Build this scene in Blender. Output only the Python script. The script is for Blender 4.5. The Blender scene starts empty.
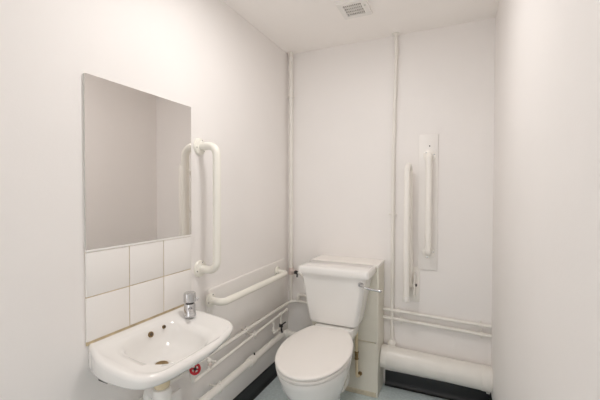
import bpy, bmesh, math, random
from mathutils import Vector, Matrix
C = bpy.context.scene.collection
PI = math.pi
D, W, H, YF = 2.256, 1.297, 2.216, -0.90      # back wall, right wall, ceiling, front wall

# ------------------------------------------------------------------ materials
def mat(name, col, rough=.5, metal=0, var=0, vscale=6, bump=0, bscale=200, coat=0, spec=.5):
    m = bpy.data.materials.new(name); m.use_nodes = True
    nt = m.node_tree; b = nt.nodes['Principled BSDF']
    b.inputs['Base Color'].default_value = (*col, 1)
    b.inputs['Roughness'].default_value = rough
    b.inputs['Metallic'].default_value = metal
    b.inputs['Coat Weight'].default_value = coat
    b.inputs['Coat Roughness'].default_value = .06
    b.inputs['Specular IOR Level'].default_value = spec
    tc = nt.nodes.new('ShaderNodeTexCoord')
    if var:
        n = nt.nodes.new('ShaderNodeTexNoise'); n.inputs['Scale'].default_value = vscale
        n.inputs['Detail'].default_value = 5
        r = nt.nodes.new('ShaderNodeValToRGB')
        r.color_ramp.elements[0].position = .3; r.color_ramp.elements[1].position = .7
        r.color_ramp.elements[0].color = (*[c*(1-var) for c in col], 1)
        r.color_ramp.elements[1].color = (*[min(1, c*(1+var)) for c in col], 1)
        nt.links.new(tc.outputs['Object'], n.inputs['Vector'])
        nt.links.new(n.outputs['Fac'], r.inputs['Fac'])
        nt.links.new(r.outputs['Color'], b.inputs['Base Color'])
    if bump:
        n2 = nt.nodes.new('ShaderNodeTexNoise'); n2.inputs['Scale'].default_value = bscale
        n2.inputs['Detail'].default_value = 3
        bp = nt.nodes.new('ShaderNodeBump'); bp.inputs['Strength'].default_value = bump
        bp.inputs['Distance'].default_value = .002
        nt.links.new(tc.outputs['Object'], n2.inputs['Vector'])
        nt.links.new(n2.outputs['Fac'], bp.inputs['Height'])
        nt.links.new(bp.outputs['Normal'], b.inputs['Normal'])
    return m

M = {}
M['wall'] = mat('wall_paint', (.845, .818, .80), .55, var=.012, vscale=2.5, bump=.12, bscale=140)
M['ceil'] = mat('ceiling_paint', (.92, .888, .86), .8, var=.012, vscale=3, bump=.1, bscale=160)
M['gloss'] = mat('gloss_white_paint', (.80, .775, .73), .3, var=.03, vscale=9)
M['panel'] = mat('board_paint', (.845, .82, .795), .45, var=.02, vscale=7, bump=.1, bscale=80)
M['boxing'] = mat('boxing_cream_paint', (.74, .715, .63), .4, var=.04, vscale=7, bump=.1, bscale=80)
M['plinth'] = mat('aged_sealant', (.62, .56, .43), .6, var=.12, vscale=30)
M['floor'] = mat('vinyl_floor', (.55, .625, .64), .45, var=.1, vscale=60, bump=.1, bscale=300)
M['skirt'] = mat('black_vinyl', (.012, .013, .015), .4, bump=.08, bscale=120)
M['ceramic'] = mat('white_ceramic', (.84, .825, .80), .12, coat=.5)
M['seat'] = mat('seat_plastic', (.83, .80, .765), .3)
M['tile'] = mat('white_glazed_tile', (.84, .815, .79), .15, var=.008, vscale=4)
M['grout'] = mat('aged_grout', (.56, .46, .30), .8, var=.2, vscale=35)
M['rail'] = mat('cream_rail_coating', (.83, .81, .74), .28, coat=.2)
M['railw'] = mat('white_rail_coating', (.87, .845, .80), .28, coat=.2)
M['chrome'] = mat('chrome', (.62, .62, .63), .16, 1)
M['mirror'] = mat('mirror_silver', (.83, .805, .79), .015, 1)
M['medge'] = mat('mirror_edge', (.62, .62, .58), .3)
M['black'] = mat('black_iron', (.015, .014, .013), .45)
M['dark'] = mat('dark_recess', (.10, .07, .045), .7, var=.3, vscale=60)
M['brass'] = mat('old_brass', (.28, .19, .09), .4, .8, var=.25, vscale=80)
M['red'] = mat('red_handwheel', (.55, .012, .025), .35)
M['cream_pl'] = mat('cream_plastic', (.68, .58, .40), .4, var=.05, vscale=25)
M['white_pl'] = mat('white_plastic', (.82, .80, .77), .35)
M['fan_in'] = mat('grille_recess', (.16, .12, .085), .7)
M['pinkish'] = mat('old_pink_paint', (.68, .58, .54), .45, var=.06, vscale=40)
opal = bpy.data.materials.new('opal_diffuser'); opal.use_nodes = True
ob = opal.node_tree.nodes['Principled BSDF']
ob.inputs['Base Color'].default_value = (.9, .9, .88, 1)
ob.inputs['Emission Color'].default_value = (1, .968, .945, 1)
ob.inputs['Emission Strength'].default_value = 70.0

# ------------------------------------------------------------------ mesh helpers
def link(name, bm, m, parent=None, smooth=True, angle=35):
    bmesh.ops.recalc_face_normals(bm, faces=bm.faces)
    me = bpy.data.meshes.new(name); bm.to_mesh(me); bm.free()
    for p in me.polygons: p.use_smooth = smooth
    me.materials.append(m)
    if smooth:
        try: me.set_sharp_from_angle(angle=math.radians(angle))
        except Exception: pass
    o = bpy.data.objects.new(name, me); C.objects.link(o)
    if parent:
        o.parent = parent
        o.location = (0, 0, 0) if parent.parent else -parent.location
    return o
def tag(o, label, cat=None, group=None, kind=None):
    if label: o['label'] = label
    if cat: o['category'] = cat
    if group: o['group'] = group
    if kind: o['kind'] = kind
    return o
def thing(name, label, cat, loc, group=None):
    o = bpy.data.objects.new(name, None); o.empty_display_size = .05; C.objects.link(o); o.location = Vector(loc)
    return tag(o, label, cat, group)
def struct(name, bm, m, smooth=False):
    o = link(name, bm, m, smooth=smooth); o['kind'] = 'structure'; return o

def box(bm, x0, x1, y0, y1, z0, z1, bev=0, seg=2):
    r = bmesh.ops.create_cube(bm, size=1)
    for v in r['verts']:
        v.co = Vector(((x0+x1)/2+v.co.x*(x1-x0), (y0+y1)/2+v.co.y*(y1-y0), (z0+z1)/2+v.co.z*(z1-z0)))
    if bev:
        es = list({e for v in r['verts'] for e in v.link_edges})
        bmesh.ops.bevel(bm, geom=es, offset=bev, segments=seg, profile=.5, affect='EDGES')
    return bm
def loft(bm, rings, cap0=True, cap1=True):
    vs = [[bm.verts.new(p) for p in r] for r in rings]
    n = len(vs[0])
    for a, b in zip(vs, vs[1:]):
        for i in range(n):
            j = (i+1) % n
            bm.faces.new((a[i], a[j], b[j], b[i]))
    if cap0: bm.faces.new(vs[0][::-1])
    if cap1: bm.faces.new(vs[-1])
    return vs
def frame(d):
    d = d.normalized()
    u = d.orthogonal().normalized()
    return d, u, d.cross(u)
def lathe(bm, prof, base, axis, n=28, flute=0):
    """prof: (radius, distance along axis) pairs."""
    base = Vector(base); d, u, v = frame(Vector(axis))
    rings = []
    for r, h in prof:
        ring = []
        for i in range(n):
            a = 2*PI*i/n
            rr = r*(1-flute*(i % 2))
            ring.append(base + d*h + u*(rr*math.cos(a)) + v*(rr*math.sin(a)))
        rings.append(ring)
    loft(bm, rings)
    return bm
def fillet(pts, rad, seg=8):
    pts = [Vector(p) for p in pts]
    out = [pts[0]]
    for i in range(1, len(pts)-1):
        p0, p, p1 = pts[i-1], pts[i], pts[i+1]
        a = (p0-p); b = (p1-p)
        ang = a.angle(b)
        if ang > PI-.02: out.append(p); continue
        t = min(rad/math.tan(ang/2), a.length*.49, b.length*.49)
        r = t*math.tan(ang/2)
        a.normalize(); b.normalize()
        c = p + (a+b).normalized()*(r/math.sin(ang/2))
        s, e = p+a*t-c, p+b*t-c
        tot = s.angle(e); ax = s.cross(e).normalized()
        for k in range(seg+1):
            out.append(c + Matrix.Rotation(tot*k/seg, 3, ax) @ s)
    out.append(pts[-1])
    return out
def tube(bm, pts, r, rad=.03, n=20, seg=8, caps=True, round_end=False):
    P = fillet(pts, rad, seg) if len(pts) > 2 else [Vector(p) for p in pts]
    rings = []; prev = None
    for i, p in enumerate(P):
        if i == 0: t = P[1]-P[0]
        elif i == len(P)-1: t = P[-1]-P[-2]
        else: t = (P[i+1]-P[i]).normalized()+(P[i]-P[i-1]).normalized()
        t.normalize()
        if prev is None: u = t.orthogonal().normalized()
        else: u = (prev - t*prev.dot(t)).normalized()
        prev = u; v = t.cross(u)
        rings.append([p+u*(r*math.cos(2*PI*k/n))+v*(r*math.sin(2*PI*k/n)) for k in range(n)])
    loft(bm, rings, caps, caps)
    return bm
def ball(bm, c, r, sx=1, sy=1, sz=1):
    q = bmesh.ops.create_uvsphere(bm, u_segments=20, v_segments=12, radius=r)
    for v in q['verts']: v.co = Vector((c[0]+v.co.x*sx, c[1]+v.co.y*sy, c[2]+v.co.z*sz))
    return bm
def NB(): return bmesh.new()

def rrect(x0, x1, y0, y1, rads, seg=10):
    """rounded rectangle outline in plan; rads for corners (x0y0, x1y0, x1y1, x0y1)"""
    pts = []
    cs = [(x0, y0, 1, 1, PI), (x1, y0, -1, 1, 1.5*PI), (x1, y1, -1, -1, 0), (x0, y1, 1, -1, .5*PI)]
    for (x, y, sx, sy, a0), r in zip(cs, rads):
        cx, cy = x+sx*r, y+sy*r
        for k in range(seg+1):
            a = a0+.5*PI*k/seg
            pts.append((cx+r*math.cos(a), cy+r*math.sin(a)))
    return pts
def radial(poly, c, n):
    """resample a convex outline by angle about c"""
    out = []
    m = len(poly)
    for k in range(n):
        a = 2*PI*k/n; dx, dy = math.cos(a), math.sin(a); best = None
        for i in range(m):
            ax, ay = poly[i][0]-c[0], poly[i][1]-c[1]
            bx, by = poly[(i+1) % m][0]-c[0], poly[(i+1) % m][1]-c[1]
            ex, ey = bx-ax, by-ay
            den = dx*ey-dy*ex
            if abs(den) < 1e-12: continue
            t = (ax*ey-ay*ex)/den; s = (ax*dy-ay*dx)/den
            if t > 0 and -1e-6 <= s <= 1+1e-6 and (best is None or t < best): best = t
        out.append((c[0]+dx*best, c[1]+dy*best))
    return out

# ------------------------------------------------------------------ the room
T = .1
struct('floor', box(NB(), -T, W+T, YF-T, D+T, -T, 0), M['floor'])
struct('ceiling', box(NB(), -T, W+T, YF-T, D+T, H, H+T), M['ceil'])
struct('wall_left', box(NB(), -T, 0, YF-T, D+T, 0, H), M['wall'])
struct('wall_right', box(NB(), W, W+T, YF-T, D+T, 0, H), M['wall'])
struct('wall_back', box(NB(), 0, W, D, D+T, 0, H), M['wall'])
bm = NB()
DX0, DX1, DZ = .22, 1.12, 2.03                 # unseen doorway added behind the camera, open so world light fills the room
box(bm, 0, DX0, YF-T, YF, 0, H); box(bm, DX1, W, YF-T, YF, 0, H); box(bm, DX0, DX1, YF-T, YF, DZ, H)
struct('wall_front', bm, M['wall'])

def cove(bm, a, b, nrm, h=.092):
    """coved vinyl skirting extruded from a to b, standing off along nrm"""
    prof = [(0, h), (.005, h), (.007, h-.004), (.007, .03), (.009, .018), (.015, .008), (.024, .003), (.024, 0), (0, 0)]
    rings = [[Vector(p)+Vector(nrm)*q+Vector((0, 0, z)) for q, z in prof] for p in (a, b)]
    loft(bm, rings); return bm
struct('baseboard_left', cove(NB(), (0, YF, 0), (0, D, 0), (1, 0, 0)), M['skirt'])
struct('baseboard_right', cove(NB(), (W, YF, 0), (W, D, 0), (-1, 0, 0)), M['skirt'])
struct('baseboard_back', cove(NB(), (.70, D, 0), (W-.008, D, 0), (0, -1, 0)), M['skirt'])

# ------------------------------------------------------------------ mirror and splashback
TY = [.748, .914, 1.079, 1.243]; TZ = [.7294, .8785, 1.0285]
mi = thing('wall_mirror', 'frameless rectangular wall mirror above the white tiled splashback', 'mirror', (0, 1.0025, 1.04))
link('mirror_glass', box(NB(), .006, .0085, TY[0], TY[3], 1.0365, 1.6146), M['mirror'], mi, False)
link('backing', box(NB(), 0, .006, TY[0]+.001, TY[3]-.001, 1.0375, 1.6136), M['medge'], mi, False)

sp = thing('tiled_splashback', 'six white square tiles with brownish grout between mirror and basin', 'splashback', (0, 1.0025, .729))
link('grout', box(NB(), 0, .0055, TY[0]+.001, TY[3]-.001, .718, 1.030, .001, 1), M['grout'], sp, False)
bm = NB()
g = .0016
for i in range(3):
    for j in range(2):
        box(bm, .001, .008, TY[i]+(g if i else 0), TY[i+1]-(g if i < 2 else 0), TZ[j]+g, TZ[j+1]-g, .0018, 2)
link('tiles', bm, M['tile'], sp)
link('sealant_bead', box(NB(), .001, .010, TY[0], TY[3], 1.028, 1.0362, .002, 2), M['white_pl'], sp)

# ------------------------------------------------------------------ basin
BC = (.160, .955)
NR = 120
OUT = [(0, .752), (.02, .750), (.05, .733), (.088, .718), (.13, .709), (.17, .706), (.22, .708), (.258, .716), (.290, .737), (.310, .777),
       (.320, .825), (.325, .90), (.324, .976), (.318, 1.04), (.308, 1.09), (.298, 1.14), (.287, 1.172), (.270, 1.198), (.245, 1.213), (.21, 1.217), (.14, 1.212), (.075, 1.205), (0, 1.200)]
outer = radial(OUT, BC, NR)
for _ in range(1):                                 # soften the outline away from the wall
    outer = [p if p[0] < .012 else ((a[0]+2*p[0]+b[0])/4, (a[1]+2*p[1]+b[1])/4) for a, p, b in zip(outer[-1:]+outer[:-1], outer, outer[1:]+outer[:1])]
def zr(x): return .7255-.155*x                     # the rim falls towards the front
def inset(poly, dist, c=BC):
    out = []
    n = len(poly)
    for i in range(n):
        p0, p, p1 = Vector(poly[i-1]), Vector(poly[i]), Vector(poly[(i+1) % n])
        t = (p1-p0).normalized(); nv = Vector((-t.y, t.x))
        out.append(tuple(p+nv*dist))
    return out
tray = radial(rrect(.040, .294, .745, 1.176, (.06, .07, .08, .13)), BC, NR)
bowl = radial(rrect(.052, .280, .800, 1.085, (.09, .11, .10, .06)), BC, NR)
def taper(poly, dist):                             # inset that fades out towards the wall
    return [(p[0]*(1-k)+q[0]*k, p[1]*(1-k)+q[1]*k) for p, q in zip(poly, inset(poly, dist)) for k in (.12+.88*min(1, p[0]/.16),)]
def mix(a, b, t): return [(p[0]*(1-t)+q[0]*t, p[1]*(1-t)+q[1]*t) for p, q in zip(a, b)]
def lift(poly, f): return [Vector((x, y, f(x, y))) for x, y in poly]
DR = (.148, .930)                                  # the drain
drain = [(DR[0]+.024*math.cos(2*PI*k/NR), DR[1]+.024*math.sin(2*PI*k/NR)) for k in range(NR)]
ub = lambda x, y: .638
rings = []
under = radial(rrect(.02, .235, .82, 1.08, (.08, .1, .1, .08)), BC, NR)
rings.append(lift(mix(under, drain, .75), lambda x, y: .578))
rings.append(lift(mix(under, drain, .35), lambda x, y: .588))
rings.append(lift(under, lambda x, y: .618))
rings.append(lift(taper(outer, .032), ub))
rings.append(lift(taper(outer, .020), lambda x, y: .639))
rings.append(lift(taper(outer, .013), lambda x, y: .642))
rings.append(lift(taper(outer, .008), lambda x, y: .649))
rings.append(lift(inset(outer, .001), lambda x, y: zr(x)-.016))
rings.append(lift(inset(outer, .001), lambda x, y: zr(x)-.010))
rings.append(lift(inset(outer, .004), lambda x, y: zr(x)-.004))
rings.append(lift(inset(outer, .009), lambda x, y: zr(x)-.0008))
rings.append(lift(inset(outer, .014), lambda x, y: zr(x)))
rings.append(lift(mix(outer, tray, .75), lambda x, y: zr(x)-.001))
rings.append(lift(tray, lambda x, y: zr(x)-.004))
rings.append(lift(mix(tray, bowl, .25), lambda x, y: zr(x)-.008))
rings.append(lift(mix(tray, bowl, .6), lambda x, y: zr(x)-.011))
rings.append(lift(bowl, lambda x, y: zr(x)-.016))
for t, dz in ((.06, .030), (.14, .048), (.24, .062), (.36, .073), (.52, .083), (.70, .090), (.88, .094), (.97, .096), (1.0, .099)):
    poly = mix(bowl, drain, t)
    rings.append(lift(poly, lambda x, y: (zr(x)-dz)*(1-t)+t*(.610-(.004 if t == 1 else 0))))
bs = thing('wash_basin', 'small white ceramic wall-hung hand basin under the tiles and mirror', 'basin', (0, .99, .63))
bm = NB(); loft(bm, rings, True, True)
link('basin_body', bm, M['ceramic'], bs, angle=60)
bm = NB(); lathe(bm, [(.0225, -.004), (.0235, .0), (.0215, .0015), (.013, -.001), (.0, -.012)][:4], (DR[0], DR[1], .6085), (0, 0, 1), 32)
link('drain_flange', bm, M['brass'], bs)
for (px, py, pz), r in (((.0595, .964, .688), .0085), ((.0585, 1.030, .694), .0055)):
    bm = NB(); lathe(bm, [(r*1.25, -.004), (r*1.25, .002), (r, .003), (r*.8, .0015)], (px, py, pz), (1, 0, .35), 20)
    h = link('overflow_hole', bm, M['brass'], bs)
    bm = NB(); lathe(bm, [(r*.78, 0), (r*.78, .0026), (r*.5, .0027)], (px, py, pz), (1, 0, .35), 16)
    link('hole_opening', bm, M['dark'], h)
for y in (.770, 1.15):                             # iron hangers under the basin
    bm = NB()
    rr_ = [[Vector((x, y+dy, z)) for x, z in ((.035, .640), (.112, .640), (.108, .620), (.090, .608), (.050, .610))] for dy in (-.012, .012)]
    loft(bm, rr_)
    link('bracket', bm, M['black'], bs)

tp = thing('basin_tap', 'short chrome push tap standing on the back corner of the basin', 'tap', (.092, 1.138, .708))
tx, ty, tz = .092, 1.138, .708
bm = NB(); lathe(bm, [(.025, 0), (.026, .004), (.025, .008), (.0235, .012), (.0235, .048), (.021, .053), (.0165, .055)], (tx, ty, tz), (0, 0, 1), 32)
link('tap_body', bm, M['chrome'], tp)
bm = NB(); lathe(bm, [(.0165, .054), (.0165, .060)], (tx, ty, tz), (0, 0, 1), 24); link('neck', bm, M['black'], tp)
bm = NB(); lathe(bm, [(.019, .059), (.0250, .061), (.0250, .090), (.0245, .096), (.021, .100), (.012, .101)], (tx, ty, tz), (0, 0, 1), 28, .06)
hd = link('push_head', bm, M['chrome'], tp, angle=20)
bm = NB(); tube(bm, [(tx+.008, ty-.008, tz+.036), (tx+.034, ty-.030, tz+.034), (tx+.044, ty-.038, tz+.026)], .0095, .015, 16)
link('spout', bm, M['chrome'], tp)
bm = NB(); tube(bm, [(tx+.010, ty+.012, tz+.072), (tx+.019, ty+.022, tz+.070), (tx+.022, ty+.026, tz+.066)], .006, .01, 12)
link('indicator_nub', bm, M['chrome'], hd)

tr = thing('bottle_trap', 'cream plastic bottle trap hanging below the basin drain', 'trap', (DR[0], DR[1], .40))
bm = NB(); lathe(bm, [(.018, .580-.58), (.018, -.03)], (DR[0], DR[1], .582), (0, 0, 1), 24); link('waste_stub', bm, M['black'], tr)
bm = NB(); lathe(bm, [(.027, 0), (.0285, -.006), (.0285, -.026), (.026, -.034), (.022, -.036)], (DR[0], DR[1], .560), (0, 0, 1), 24, .05); link('union_nut', bm, M['cream_pl'], tr, angle=20)
bm = NB(); lathe(bm, [(.022, .526), (.031, .522), (.033, .512), (.033, .43), (.027, .418), (.012, .412)], (DR[0], DR[1], 0), (0, 0, 1), 28); link('trap_body', bm, M['white_pl'], tr)
bm = NB(); tube(bm, [(DR[0]-.02, DR[1], .495), (.06, DR[1]+.02, .49), (.055, DR[1]+.03, .31)], .020, .04, 18); link('outlet_pipe', bm, M['white_pl'], tr)
# square casing behind the trap
cs = thing('pipe_casing', 'narrow vertical pale casing against the wall below the basin', 'casing', (.04, 1.1, .0))
link('front_board', box(NB(), .05, .062, 1.02, 1.118, 0, .405, .002, 1), M['panel'], cs)
link('side_board', box(NB(), .0, .05, 1.106, 1.118, 0, .372, .002, 1), M['panel'], cs)

# ------------------------------------------------------------------ grab rails on the left wall
def flange(bm, base, axis, R=.040, t=.010):
    lathe(bm, [(R, 0), (R, t*.6), (R-.003, t), (R-.012, t+.002), (.021, t+.004)], base, axis, 32)
def screws(parent, base, axis, R=.029, n=3, t=.0115):
    d, u, v = frame(Vector(axis)); b = Vector(base)
    for k in range(n):
        a = 2*PI*k/n+.5; bm = NB()
        lathe(bm, [(.0045, 0), (.0045, .0015), (.002, .002)], b+d*(t-.001)+u*(R*math.cos(a))+v*(R*math.sin(a)), axis, 10)
        link('screw', bm, M['chrome'], parent)

ry, zt, zb = 1.307, 1.444, .866
t = thing('vertical_grab_rail', 'cream vertical grab rail on the left wall beside the mirror', 'grab rail', (0, ry, zb))
bm = NB(); tube(bm, [(.010, ry, zt), (.102, ry, zt), (.102, ry, zb), (.010, ry, zb)], .0185, .065, 24, 12); link('rail_tube', bm, M['rail'], t)
for z in (zt, zb):
    bm = NB(); flange(bm, (0, ry, z), (1, 0, 0)); f = link('flange', bm, M['rail'], t)
    screws(f, (0, ry, z), (1, 0, 0))

board = NB()
loft(board, [[Vector((x, y, z)) for y, z in ((1.350, .492), (2.178, .492), (2.178, .770), (1.352, .752))] for x in (0, .015)])
bmesh.ops.bevel(board, geom=board.edges[:], offset=.003, segments=2, affect='EDGES')
pn = tag(link('rail_backing_board', board, M['panel']),
         'wide flat board painted white behind the horizontal grab rail', 'board')
hz = .703
t = thing('horizontal_grab_rail', 'cream horizontal grab rail on the left wall board beside the toilet', 'grab rail', (.018, 1.7, hz))
bm = NB(); tube(bm, [(.026, 1.362, hz), (.092, 1.362, hz-.004), (.092, 2.050, hz-.004), (.026, 2.050, hz)], .0175, .055, 24, 12); link('rail_tube', bm, M['rail'], t)
for y in (1.362, 2.050):
    bm = NB(); flange(bm, (.018, y, hz), (1, 0, 0), .034); f = link('flange', bm, M['rail'], t)
    screws(f, (.018, y, hz), (1, 0, 0), .027)

# ------------------------------------------------------------------ rails on the back wall
bd = tag(link('rail_backing_board', box(NB(), .896, 1.004, D-.012, D, .762, 1.582, .002, 2), M['panel']),
         'tall narrow white board on the back wall behind the straight vertical rail', 'board')
yb = D-.012
t = thing('vertical_grab_rail', 'white straight vertical grab rail on a board on the back wall', 'grab rail', (.957, yb, .87))
rx = .956
bm = NB(); tube(bm, [(rx, yb-.008, 1.452), (rx, yb-.062, 1.452), (rx, yb-.062, .868), (rx, yb-.008, .868)], .0175, .045, 24, 12); link('rail_tube', bm, M['railw'], t)
for z in (1.452, .868):
    bm = NB(); flange(bm, (rx, yb, z), (0, -1, 0), .036); f = link('flange', bm, M['railw'], t)
    screws(f, (rx, yb, z), (0, -1, 0), .027)
bm = NB(); lathe(bm, [(.004, 0), (.004, .002), (.002, .003)], (rx, yb, 1.512), (0, -1, 0), 12); link('fixing_screw', bm, M['black'], t)

t = thing('folding_support_rail', 'white hinged support rail folded up on the back wall right of the toilet', 'grab rail', (.85, D, .56))
fx = .842
link('wall_plate', box(NB(), .812, .905, D-.008, D, .556, .770, .003, 2), M['railw'], t)
bm = NB(); tube(bm, [(fx, 2.118, .615), (fx, 2.118, 1.392), (fx+.006, 2.205, 1.392), (fx+.012, 2.205, .66)], .0165, .042, 24, 12); link('rail_loop', bm, M['railw'], t)
bm = NB()
for x in (fx-.014, fx+.038):
    box(bm, x-.003, x+.003, 2.175, D-.006, .60, .74, .002, 1)
link('hinge_bracket', bm, M['railw'], t)
bm = NB(); tube(bm, [(fx-.022, 2.20, .672), (fx+.046, 2.20, .672)], .006, n=14); b = link('hinge_pin', bm, M['railw'], t)
bm = NB(); lathe(bm, [(.0085, 0), (.0085, .006), (.005, .009)], (fx+.044, 2.20, .672), (1, 0, 0), 16); link('pivot_bolt', bm, M['black'], t)
bm = NB(); tube(bm, [(fx, 2.118, 1.10), (fx+.008, 2.205, 1.07)], .008, n=12); link('cross_tie', bm, M['railw'], t)
bm = NB(); lathe(bm, [(.0175, 0), (.0195, .004), (.0195, .028), (.0175, .033)], (fx, 2.118, .588), (0, 0, 1), 24); link('end_cap', bm, M['white_pl'], t)

# ------------------------------------------------------------------ pipework
def clip(parent, c, axis_pipe, to_wall, R, m):
    """saddle clip: a band round the pipe and a stem to the wall"""
    bm = NB(); a = Vector(axis_pipe).normalized(); cc = Vector(c)
    lathe(bm, [(R+.0005, -.008), (R+.004, -.007), (R+.004, .007), (R+.0005, .008)], cc, a, 20)
    w = Vector(to_wall); tube(bm, [cc+w*.2, cc+w], .006, n=10)
    q = a.cross(w.normalized())
    tube(bm, [cc-q*(R+.003), cc-q*(R+.014)], .005, n=8); tube(bm, [cc+q*(R+.003), cc+q*(R+.014)], .005, n=8)
    return link('pipe_clip', bm, m, parent)
def coupling(parent, c, axis, r, L, m, name='coupling'):
    bm = NB(); lathe(bm, [(r*.8, -L/2), (r, -L/2+.002), (r, L/2-.002), (r*.8, L/2)], c, axis, 24)
    return link(name, bm, m, parent)

# corner riser
t = thing('riser_pipe', 'white painted riser pipe running up the back left corner', 'pipe', (.037, 2.226, .43))
bm = NB(); tube(bm, [(.037, 2.226, .68), (.034, 2.226, H)], .0135, n=24); link('pipe_length', bm, M['gloss'], t)
bm = NB(); tube(bm, [(.037, 2.226, .69), (.037, 2.226, .445)], .0095, n=20); link('lower_length', bm, M['gloss'], t)
clip(t, (.035, 2.226, 1.904), (0, 0, 1), (0, .03, 0), .0135, M['gloss'])
coupling(t, (.037, 2.226, .672), (0, 0, 1), .0175, .05, M['pinkish'], 'tee_joint')
bm = NB(); tube(bm, [(.037, 2.226, .672), (.082, 2.205, .672)], .0155, n=20); link('branch_stub', bm, M['pinkish'], t)
coupling(t, (.0342, 2.226, 2.165), (0, 0, 1), .0150, .035, M['white_pl'])
coupling(t, (.037, 2.226, .635), (0, 0, 1), .0135, .022, M['gloss'])
# cistern feed with its isolating valve
t = thing('cistern_feed_pipe', 'short feed pipe with black valve from the corner riser into the cistern', 'pipe', (.1, 2.19, .66))
bm = NB(); tube(bm, [(.081, 2.205, .672), (.13, 2.18, .67), (.20, 2.09, .665), (.298, 2.0, .665)], .0075, .04, 16); link('pipe_length', bm, M['gloss'], t)
bm = NB(); lathe(bm, [(.009, 0), (.013, .003), (.013, .018), (.009, .021)], (.080, 2.2055, .672), (.045, -.021, 0), 18); v = link('valve_body', bm, M['black'], t)
bm = NB(); tube(bm, [(.094, 2.196, .676), (.106, 2.185, .672), (.106, 2.180, .645)], .0055, .012, 12); link('valve_lever', bm, M['black'], v)

# the two supply pipes on the back wall
def zup(x): return .511-.031*x
def zlo(x): return .462-.034*x
yp = 2.236
t = thing('water_pipe', 'upper of two thin white pipes along the back wall and left wall', 'pipe', (.7, yp, .49))
bm = NB(); tube(bm, [(W-.001, yp, zup(W)), (.72, yp, zup(.72)), (.088, yp, zup(.09)), (.084, yp-.004, .462), (.030, 2.214, .452), (.030, 1.9, .452), (.030, .90, .436)], .0105, .018, 20); link('pipe_length', bm, M['gloss'], t)
coupling(t, (.088, yp, .488), (0, 0, 1), .0135, .02, M['gloss'], 'elbow_collar')
for x in (.78, 1.24): clip(t, (x, yp, zup(x)), (1, 0, 0), (0, .02, 0), .0105, M['gloss'])
clip(t, (.030, 1.66, .449), (0, 1, 0), (-.03, 0, 0), .0105, M['gloss'])
t2 = thing('water_pipe', 'lower of two thin white pipes running along the back wall', 'pipe', (.7, yp, .44))
bm = NB(); tube(bm, [(W-.001, yp, zlo(W)), (.72, yp, zlo(.72)), (.055, yp, zlo(.055))], .0105, .02, 20); link('pipe_length', bm, M['gloss'], t2)
for x in (.80, 1.245): clip(t2, (x, yp, zlo(x)), (1, 0, 0), (0, .02, 0), .0105, M['gloss'])
coupling(t2, (1.02, yp, zlo(1.02)), (1, 0, 0), .0125, .03, M['gloss'])

# pipe on the left wall that feeds the basin tap
t = thing('water_pipe', 'thin white pipe on the left wall ending in a red handwheel under the basin', 'pipe', (.05, 1.6, .40))
bm = NB(); tube(bm, [(.05, 2.135, .424), (.05, 2.04, .421), (.05, 1.205, .382), (.05, 1.185, .45), (.06, 1.150, .52), (.092, 1.138, .62)], .0085, .015, 18); link('pipe_length', bm, M['gloss'], t)
coupling(t, (.05, 2.13, .424), (0, 1, 0), .0115, .02, M['gloss'], 'end_cap')
coupling(t, (.05, 2.049, .4215), (0, 1, 0), .012, .034, M['gloss'], 'tee_joint')
clip(t, (.05, 1.72, .406), (0, 1, 0), (-.05, 0, 0), .0085, M['gloss'])
bm = NB(); tube(bm, [(.05, 2.049, .42), (.05, 2.049, .330), (.052, 1.985, .333)], .0075, .016, 16); dr = link('drop_branch', bm, M['gloss'], t)
bm = NB(); tube(bm, [(.05, 1.945, .414), (.05, 1.945, .362), (.052, 1.93, .350), (.070, 1.915, .356)], .0075, .014, 16); link('drain_spur', bm, M['gloss'], t)
bm = NB(); lathe(bm, [(.010, 0), (.012, .002), (.012, .012), (.008, .014)], (.068, 1.917, .355), (1, -.6, .1), 16); link('spur_end', bm, M['gloss'], t)
bm = NB()
lathe(bm, [(.010, -.012), (.013, -.01), (.013, .01), (.010, .012)], (.05, 2.049, .345), (0, 0, 1), 16)
tube(bm, [(.050, 2.049, .345), (.070, 2.020, .325), (.078, 2.012, .318)], .006, .01, 10)
tube(bm, [(.050, 2.049, .345), (.066, 2.085, .358)], .0045, n=10)
link('stop_lever', bm, M['black'], t)
# gate valve with red wheel
bm = NB(); ball(bm, (.05, 1.188, .452), .017); tube(bm, [(.05, 1.188, .452), (.084, 1.177, .462)], .008, n=14)
gv = link('valve_body', bm, M['gloss'], t)
ax = Vector((.70, -.62, .45)).normalized(); wc = Vector((.086, 1.176, .463)); d_, u_, v_ = frame(ax)
bm = NB()
ringp = [wc+u_*(.0190*math.cos(2*PI*k/28))+v_*(.0190*math.sin(2*PI*k/28)) for k in range(28)]
rr = []
for k, p in enumerate(ringp):
    rad = (p-wc).normalized()
    rr.append([p+rad*(.0055*math.cos(2*PI*j/10))+ax*(.0055*math.sin(2*PI*j/10)) for j in range(10)])
vs = [[bm.verts.new(p) for p in r] for r in rr]
for k in range(28):
    for j in range(10):
        bm.faces.new((vs[k][j], vs[(k+1) % 28][j], vs[(k+1) % 28][(j+1) % 10], vs[k][(j+1) % 10]))
for k in range(4):
    a = k*PI/2+.4
    tube(bm, [wc, wc+u_*(.017*math.cos(a))+v_*(.017*math.sin(a))], .004, n=8)
hw = link('handwheel', bm, M['red'], t)
bm = NB(); lathe(bm, [(.0065, -.006), (.0065, .006), (.004, .008)], wc, ax, 12); link('hub_nut', bm, M['black'], hw)
bm = NB(); ball(bm, (.05, 1.318, .428), .013); tube(bm, [(.045, 1.318, .387), (.05, 1.318, .428), (.03, 1.318, .447)], .008, .01, 14); tube(bm, [(.05, 1.318, .428), (.09, 1.318, .432)], .0065, n=12)
dc = link('drain_cock', bm, M['gloss'], t)
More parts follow.
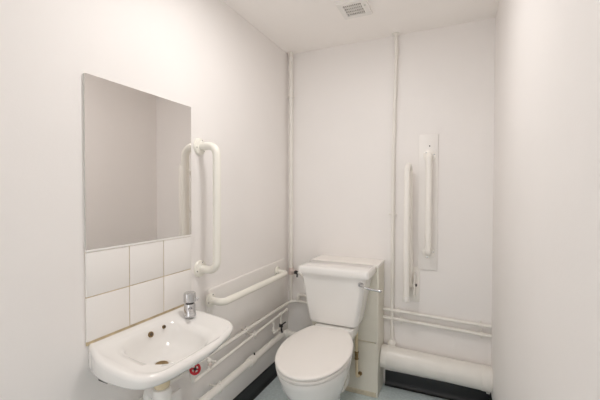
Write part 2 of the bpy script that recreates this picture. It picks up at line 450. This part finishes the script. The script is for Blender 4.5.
bm = NB(); lathe(bm, [(.008, 0), (.008, .008), (.005, .010)], (.066, 1.297, .425), (1, -.4, 0), 12); link('cock_cap', bm, M['pinkish'], dc)

# waste pipe low on the left wall
t = thing('waste_pipe', 'fat white waste pipe low on the left wall above the black skirting', 'pipe', (.06, 1.5, .27))
bm = NB(); tube(bm, [(.30, 2.035, .300), (.066, 2.070, .294), (.060, 1.66, .276), (.060, .97, .268)], .0195, .03, 24, 10); link('pipe_length', bm, M['gloss'], t)
coupling(t, (.060, 1.664, .2762), (0, 1, .03), .0265, .055, M['gloss'])
bm = NB(); tube(bm, [(.060, 1.70, .296), (.060, 1.70, .309)], .005, n=10); link('coupling_bolt', bm, M['black'], t)
coupling(t, (.095, 2.066, .2948), (1, -.15, .03), .0235, .03, M['gloss'], 'elbow_collar')
clip(t, (.060, 1.38, .272), (0, 1, 0), (-.06, 0, 0), .0195, M['gloss'])

# back wall: vertical pipe into the big soil pipe
t = thing('vent_pipe', 'slim white vertical pipe on the back wall from ceiling to fat pipe', 'pipe', (.742, 2.239, .26))
bm = NB(); tube(bm, [(.743, 2.236, .25), (.743, 2.236, 1.5), (.757, 2.236, 2.10), (.752, 2.230, H)], .0105, .2, 20); link('pipe_length', bm, M['gloss'], t)
clip(t, (.743, 2.236, 1.096), (0, 0, 1), (0, .02, 0), .0105, M['gloss'])
coupling(t, (.757, 2.2358, 2.105), (0, 0, 1), .0135, .04, M['gloss'])
bm = NB(); lathe(bm, [(.024, 0), (.024, -.004), (.018, -.008), (.012, -.009)], (.752, 2.230, H), (0, 0, 1), 24); link('ceiling_collar', bm, M['gloss'], t)
bm = NB(); lathe(bm, [(.026, .262), (.026, .283), (.022, .296), (.014, .303)], (.743, 2.232, 0), (0, 0, 1), 24); link('boss', bm, M['gloss'], t)

t = thing('soil_pipe', 'fat white soil pipe along the foot of the back wall', 'pipe', (1.0, 2.186, .13))
bm = NB(); tube(bm, [(.690, 2.188, .211), (W, 2.188, .193)], .066, n=48); link('pipe_length', bm, M['gloss'], t)
bm = NB(); lathe(bm, [(.066, 0), (.0675, .002), (.0675, .035), (.066, .037)], (.690, 2.188, .211), (1, 0, -.03), 48); link('socket', bm, M['gloss'], t)
bm = NB(); lathe(bm, [(.066, 0), (.0680, .002), (.0680, .042), (.066, .044)], (1.245, 2.188, .1945), (1, 0, -.03), 48); link('socket', bm, M['gloss'], t)
link('support_block', box(NB(), .738, .758, 2.20, D, .120, .160, .003, 1), M['gloss'], t)
link('support_block', box(NB(), 1.270, 1.288, 2.19, D, .105, .145, .003, 1), M['gloss'], t)

# ------------------------------------------------------------------ boxing behind the toilet
bx0, bx1, by = .264, .688, 2.072
t = thing('pipe_boxing', 'cream painted boxing panel behind the toilet against the back wall', 'boxing', (.48, D, 0))
link('upper_panel', box(NB(), bx0, bx1-.008, by, by+.012, .333, .782, .002, 1), M['boxing'], t)
link('lower_panel', box(NB(), bx0, bx1-.008, by, by+.012, .028, .327, .002, 1), M['boxing'], t)
link('joint_batten', box(NB(), bx0, bx1-.02, by+.003, by+.02, .31, .35), M['plinth'], t, False)
link('side_panel', box(NB(), bx1-.012, bx1, by+.012, D, .0, .782, .002, 1), M['boxing'], t)
link('side_panel', box(NB(), bx0, bx0+.012, by+.012, D, .0, .782, .002, 1), M['boxing'], t)
link('corner_bead', box(NB(), bx1-.010, bx1+.002, by-.002, by+.014, .0, .782, .003, 2), M['boxing'], t)
link('top_board', box(NB(), bx0-.006, bx1+.001, by-.005, D, .782, .799, .0006, 1), M['railw'], t)
link('plinth', box(NB(), bx0, bx1-.010, by-.003, by+.012, .0, .030, .003, 1), M['plinth'], t)

t = thing('overflow_pipe', 'thin yellowed overflow pipe hanging from the cistern in front of the boxing', 'pipe', (.567, 2.05, .1))
ox, oy = .572, 2.045
bm = NB(); tube(bm, [(ox-.004, oy-.012, .48), (ox-.002, oy-.008, .125), (ox+.004, by+.004, .110)], .0085, .018, 16); link('pipe_length', bm, M['cream_pl'], t)
coupling(t, (ox-.003, oy-.010, .252), (0, 0, 1), .0105, .05, M['brass'])
coupling(t, (ox-.003, oy-.010, .272), (0, 0, 1), .0125, .010, M['brass'], 'nut')
coupling(t, (ox-.003, oy-.010, .232), (0, 0, 1), .0125, .010, M['brass'], 'nut')
bm = NB(); lathe(bm, [(.013, 0), (.013, .003), (.009, .004)], (ox+.010, by, .128), (0, -1, 0), 16); link('hole_edge', bm, M['brass'], t)

# ------------------------------------------------------------------ toilet
tl = thing('toilet', 'white close-coupled toilet with closed lid in the back left corner', 'toilet', (.47, 1.9, 0))
LL = .535
def half(s):
    if s < .25: return .100+.084*math.sin(PI/2*min(1, s/.25))**.8
    q = min(1, (s-.25)/(LL-.25)); return .184*(1-q**2.15)**.5
A0 = Vector((.449, 1.895)); AX = Vector((.026, -.534)).normalized(); AN = Vector((AX.y, -AX.x))   # AN points to -x side
if AN.x > 0: AN = -AN
def egg(k=1.0, ds=0, n=40, ks=None):
    """closed seat outline, scaled about its middle"""
    ss = [LL*(1-math.cos(PI*i/n))/2 for i in range(n+1)]
    left = [(s, half(s)) for s in ss]; right = [(s, -half(s)) for s in ss[::-1]][1:]
    ks = k if ks is None else ks
    mid = .26
    out = []
    for s, w in left+right:
        s2 = mid+(s-mid)*ks+ds
        out.append(A0+AX*s2+AN*(w*k))
    return out
def zl(p):                                           # lid plane: a little higher at the hinge
    s = (p-A0).dot(AX); return .452-.030*s/LL
def el(k, dz, ks=None, ds=0): return [Vector((p.x, p.y, zl(p)+dz)) for p in egg(k, ds, ks=ks)]
bm = NB()
loft(bm, [el(.93, -.016), el(.975, -.016), el(.995, -.012), el(1.0, -.007), el(.992, -.002), el(.965, 0.0005), el(.90, .002), el(.6, .005), el(.25, .006)])
link('seat_lid', bm, M['seat'], tl, angle=50)
bm = NB()
loft(bm, [el(.93, -.037), el(.965, -.037), el(.985, -.032), el(.985, -.0215), el(.975, -.0185), el(.93, -.0185)])
link('seat', bm, M['seat'], tl, angle=50)
for q in (-.075, .075):
    c = A0+AX*.005+AN*q; bm = NB()
    lathe(bm, [(.012, 0), (.013, .004), (.013, .03), (.009, .034)], (c.x, c.y, .418), (0, 0, 1), 18)
    link('hinge', bm, M['white_pl'], tl)
def pr_(k, ks, ds, z): return [Vector((p.x, p.y, z)) for p in egg(k, ds, ks=ks)]
def prz(k, dz): return [Vector((p.x, p.y, zl(p)+dz)) for p in egg(k)]
bm = NB()
loft(bm, [pr_(.62, .66, -.060, 0), pr_(.62, .66, -.060, .012), pr_(.585, .63, -.062, .03), pr_(.56, .60, -.065, .10), pr_(.59, .62, -.058, .16),
          pr_(.68, .72, -.040, .21), pr_(.79, .83, -.022, .26), pr_(.875, .905, -.010, .31), pr_(.935, .95, -.004, .35), prz(.958, -.062), prz(.968, -.046), prz(.962, -.040), prz(.93, -.039)])
pan = link('pan', bm, M['ceramic'], tl, angle=50)
bm = NB()
r0 = rrect(.368, .566, 1.84, 2.045, (.03, .03, .03, .03), 6)
r1 = rrect(.352, .582, 1.875, 2.055, (.03, .03, .03, .03), 6)
def sc(poly, k, z):
    cx = sum(p[0] for p in poly)/len(poly); cy = sum(p[1] for p in poly)/len(poly)
    return [Vector((cx+(p[0]-cx)*k, cy+(p[1]-cy)*k, z)) for p in poly]
loft(bm, [sc(r0, .7, .10), sc(r0, .72, .25), sc(r0, .95, .36), sc(r1, 1, .405), sc(r1, 1, .444), sc(r1, .985, .450), sc(r1, .9, .452)])
link('cistern_ledge', bm, M['ceramic'], tl, angle=50)
def cr(x0, x1, y0, y1, z, r=.028, rb=.010): return [Vector((x, y, z)) for x, y in rrect(x0, x1, y0, y1, (r*.7, r, rb, rb), 8)]
bm = NB()
loft(bm, [cr(.350, .572, 1.935, 2.045, .456), cr(.328, .592, 1.922, 2.050, .458), cr(.317, .602, 1.912, 2.055, .465), cr(.310, .606, 1.908, 2.057, .48),
          cr(.298, .622, 1.899, 2.059, .56), cr(.284, .641, 1.889, 2.061, .66), cr(.271, .658, 1.880, 2.063, .757)])
ci = link('cistern', bm, M['ceramic'], tl, angle=50)
bm = NB()
lx0, lx1, ly0, ly1 = .256, .678, 1.866, 2.0668
loft(bm, [cr(lx0+.008, lx1-.008, ly0+.008, ly1-.004, .754, .015, .004), cr(lx0+.001, lx1-.001, ly0+.001, ly1-.001, .756, .018, .004), cr(lx0, lx1, ly0, ly1, .759, .018, .004), cr(lx0+.001, lx1-.001, ly0+.001, ly1, .782, .018, .004),
          cr(lx0+.002, lx1-.002, ly0+.003, ly1, .790, .016, .002), cr(lx0+.006, lx1-.006, ly0+.008, ly1, .796, .014, .002), cr(lx0+.014, lx1-.014, ly0+.02, ly1, .799, .01, .002)])
link('cistern_lid', bm, M['ceramic'], ci, angle=50)
bm = NB()
lathe(bm, [(.016, 0), (.016, .005), (.012, .010), (.010, .020), (.007, .023)], (.628, 1.892, .722), (0, -1, 0), 22)
tube(bm, [(.632, 1.872, .722), (.662, 1.862, .712), (.690, 1.868, .706), (.737, 1.876, .700)], .006, .02, 14)
ball(bm, (.735, 1.876, .700), .0085, 1.6, .8, .9)
tag(link('flush_lever', bm, M['chrome'], ci), 'chrome flush lever')

# ------------------------------------------------------------------ ceiling vent
t = thing('extractor_vent', 'square white ceiling extractor vent with brownish grid', 'vent', (.605, 1.83, H))
bm = NB()
vx0, vx1, vy0, vy1 = .526, .680, 1.745, 1.912
gx0, gx1, gy0, gy1 = .553, .648, 1.772, 1.884
z0 = H-.014
for a in ((vx0, gx0, vy0, vy1), (gx1, vx1, vy0, vy1), (gx0, gx1, vy0, gy0), (gx0, gx1, gy1, vy1)):
    box(bm, *a, z0, H)
bmesh.ops.remove_doubles(bm, verts=bm.verts, dist=1e-5)
link('casing', bm, M['white_pl'], t, False)
link('recess', box(NB(), gx0, gx1, gy0, gy1, H-.006, H), M['fan_in'], t, False)
bm = NB()
for k in range(1, 4):
    y = gy0+(gy1-gy0)*k/4; box(bm, gx0, gx1, y-.003, y+.003, z0+.001, H-.006)
for k in range(1, 10):
    x = gx0+(gx1-gx0)*k/10; box(bm, x-.0017, x+.0017, gy0, gy1, z0+.0015, H-.006)
link('grid', bm, M['white_pl'], t, False)
bm = NB(); lathe(bm, [(.006, 0), (.006, -.003), (.003, -.004)], (.665, 1.80, z0), (0, 0, 1), 14); link('screw', bm, M['medge'], t)

# ------------------------------------------------------------------ lamp on the ceiling (above the frame) and light
LX, LY = .62, 1.15
t = thing('ceiling_lamp', 'flat round opal ceiling lamp near the middle of the room', 'lamp', (LX, LY, H))
bm = NB(); lathe(bm, [(.115, 0), (.115, -.02), (.110, -.026), (.102, -.026)], (LX, LY, H), (0, 0, 1), 48); link('lamp_base', bm, M['white_pl'], t)
bm = NB(); lathe(bm, [(.104, -.0255), (.100, -.0285), (.07, -.030), (.04, -.0305), (.012, -.031)], (LX, LY, H), (0, 0, 1), 48)
df = link('diffuser', bm, opal, t)
w = bpy.data.worlds.new('World'); bpy.context.scene.world = w; w.use_nodes = True
w.node_tree.nodes['Background'].inputs[0].default_value = (1, .99, .985, 1)
w.node_tree.nodes['Background'].inputs[1].default_value = 1.88

# ------------------------------------------------------------------ camera
f, yaw, pit, rol = 348.86, math.radians(24.389), math.radians(1.0887), math.radians(.1425)
fw = Vector((-math.sin(yaw)*math.cos(pit), math.cos(yaw)*math.cos(pit), -math.sin(pit)))
r = Vector((math.cos(yaw), math.sin(yaw), 0)); u = r.cross(fw)
r2 = r*math.cos(rol)+u*math.sin(rol); u2 = -r*math.sin(rol)+u*math.cos(rol)
cam = bpy.data.cameras.new('camera'); co = bpy.data.objects.new('camera', cam); C.objects.link(co)
cam.sensor_width = 36; cam.lens = f*36/600; cam.clip_start = .01
mw = Matrix((r2, u2, -fw)).transposed().to_4x4(); mw.translation = Vector((1.1157, 0, 1.2246))
co.matrix_world = mw
s = bpy.context.scene; s.camera = co
s.cycles.diffuse_bounces = 12; s.cycles.max_bounces = 16; s.cycles.glossy_bounces = 6
s.view_settings.view_transform = 'Standard'; s.view_settings.look = 'None'
s.view_settings.exposure = 0; s.view_settings.gamma = 1; s.view_settings.use_curve_mapping = False
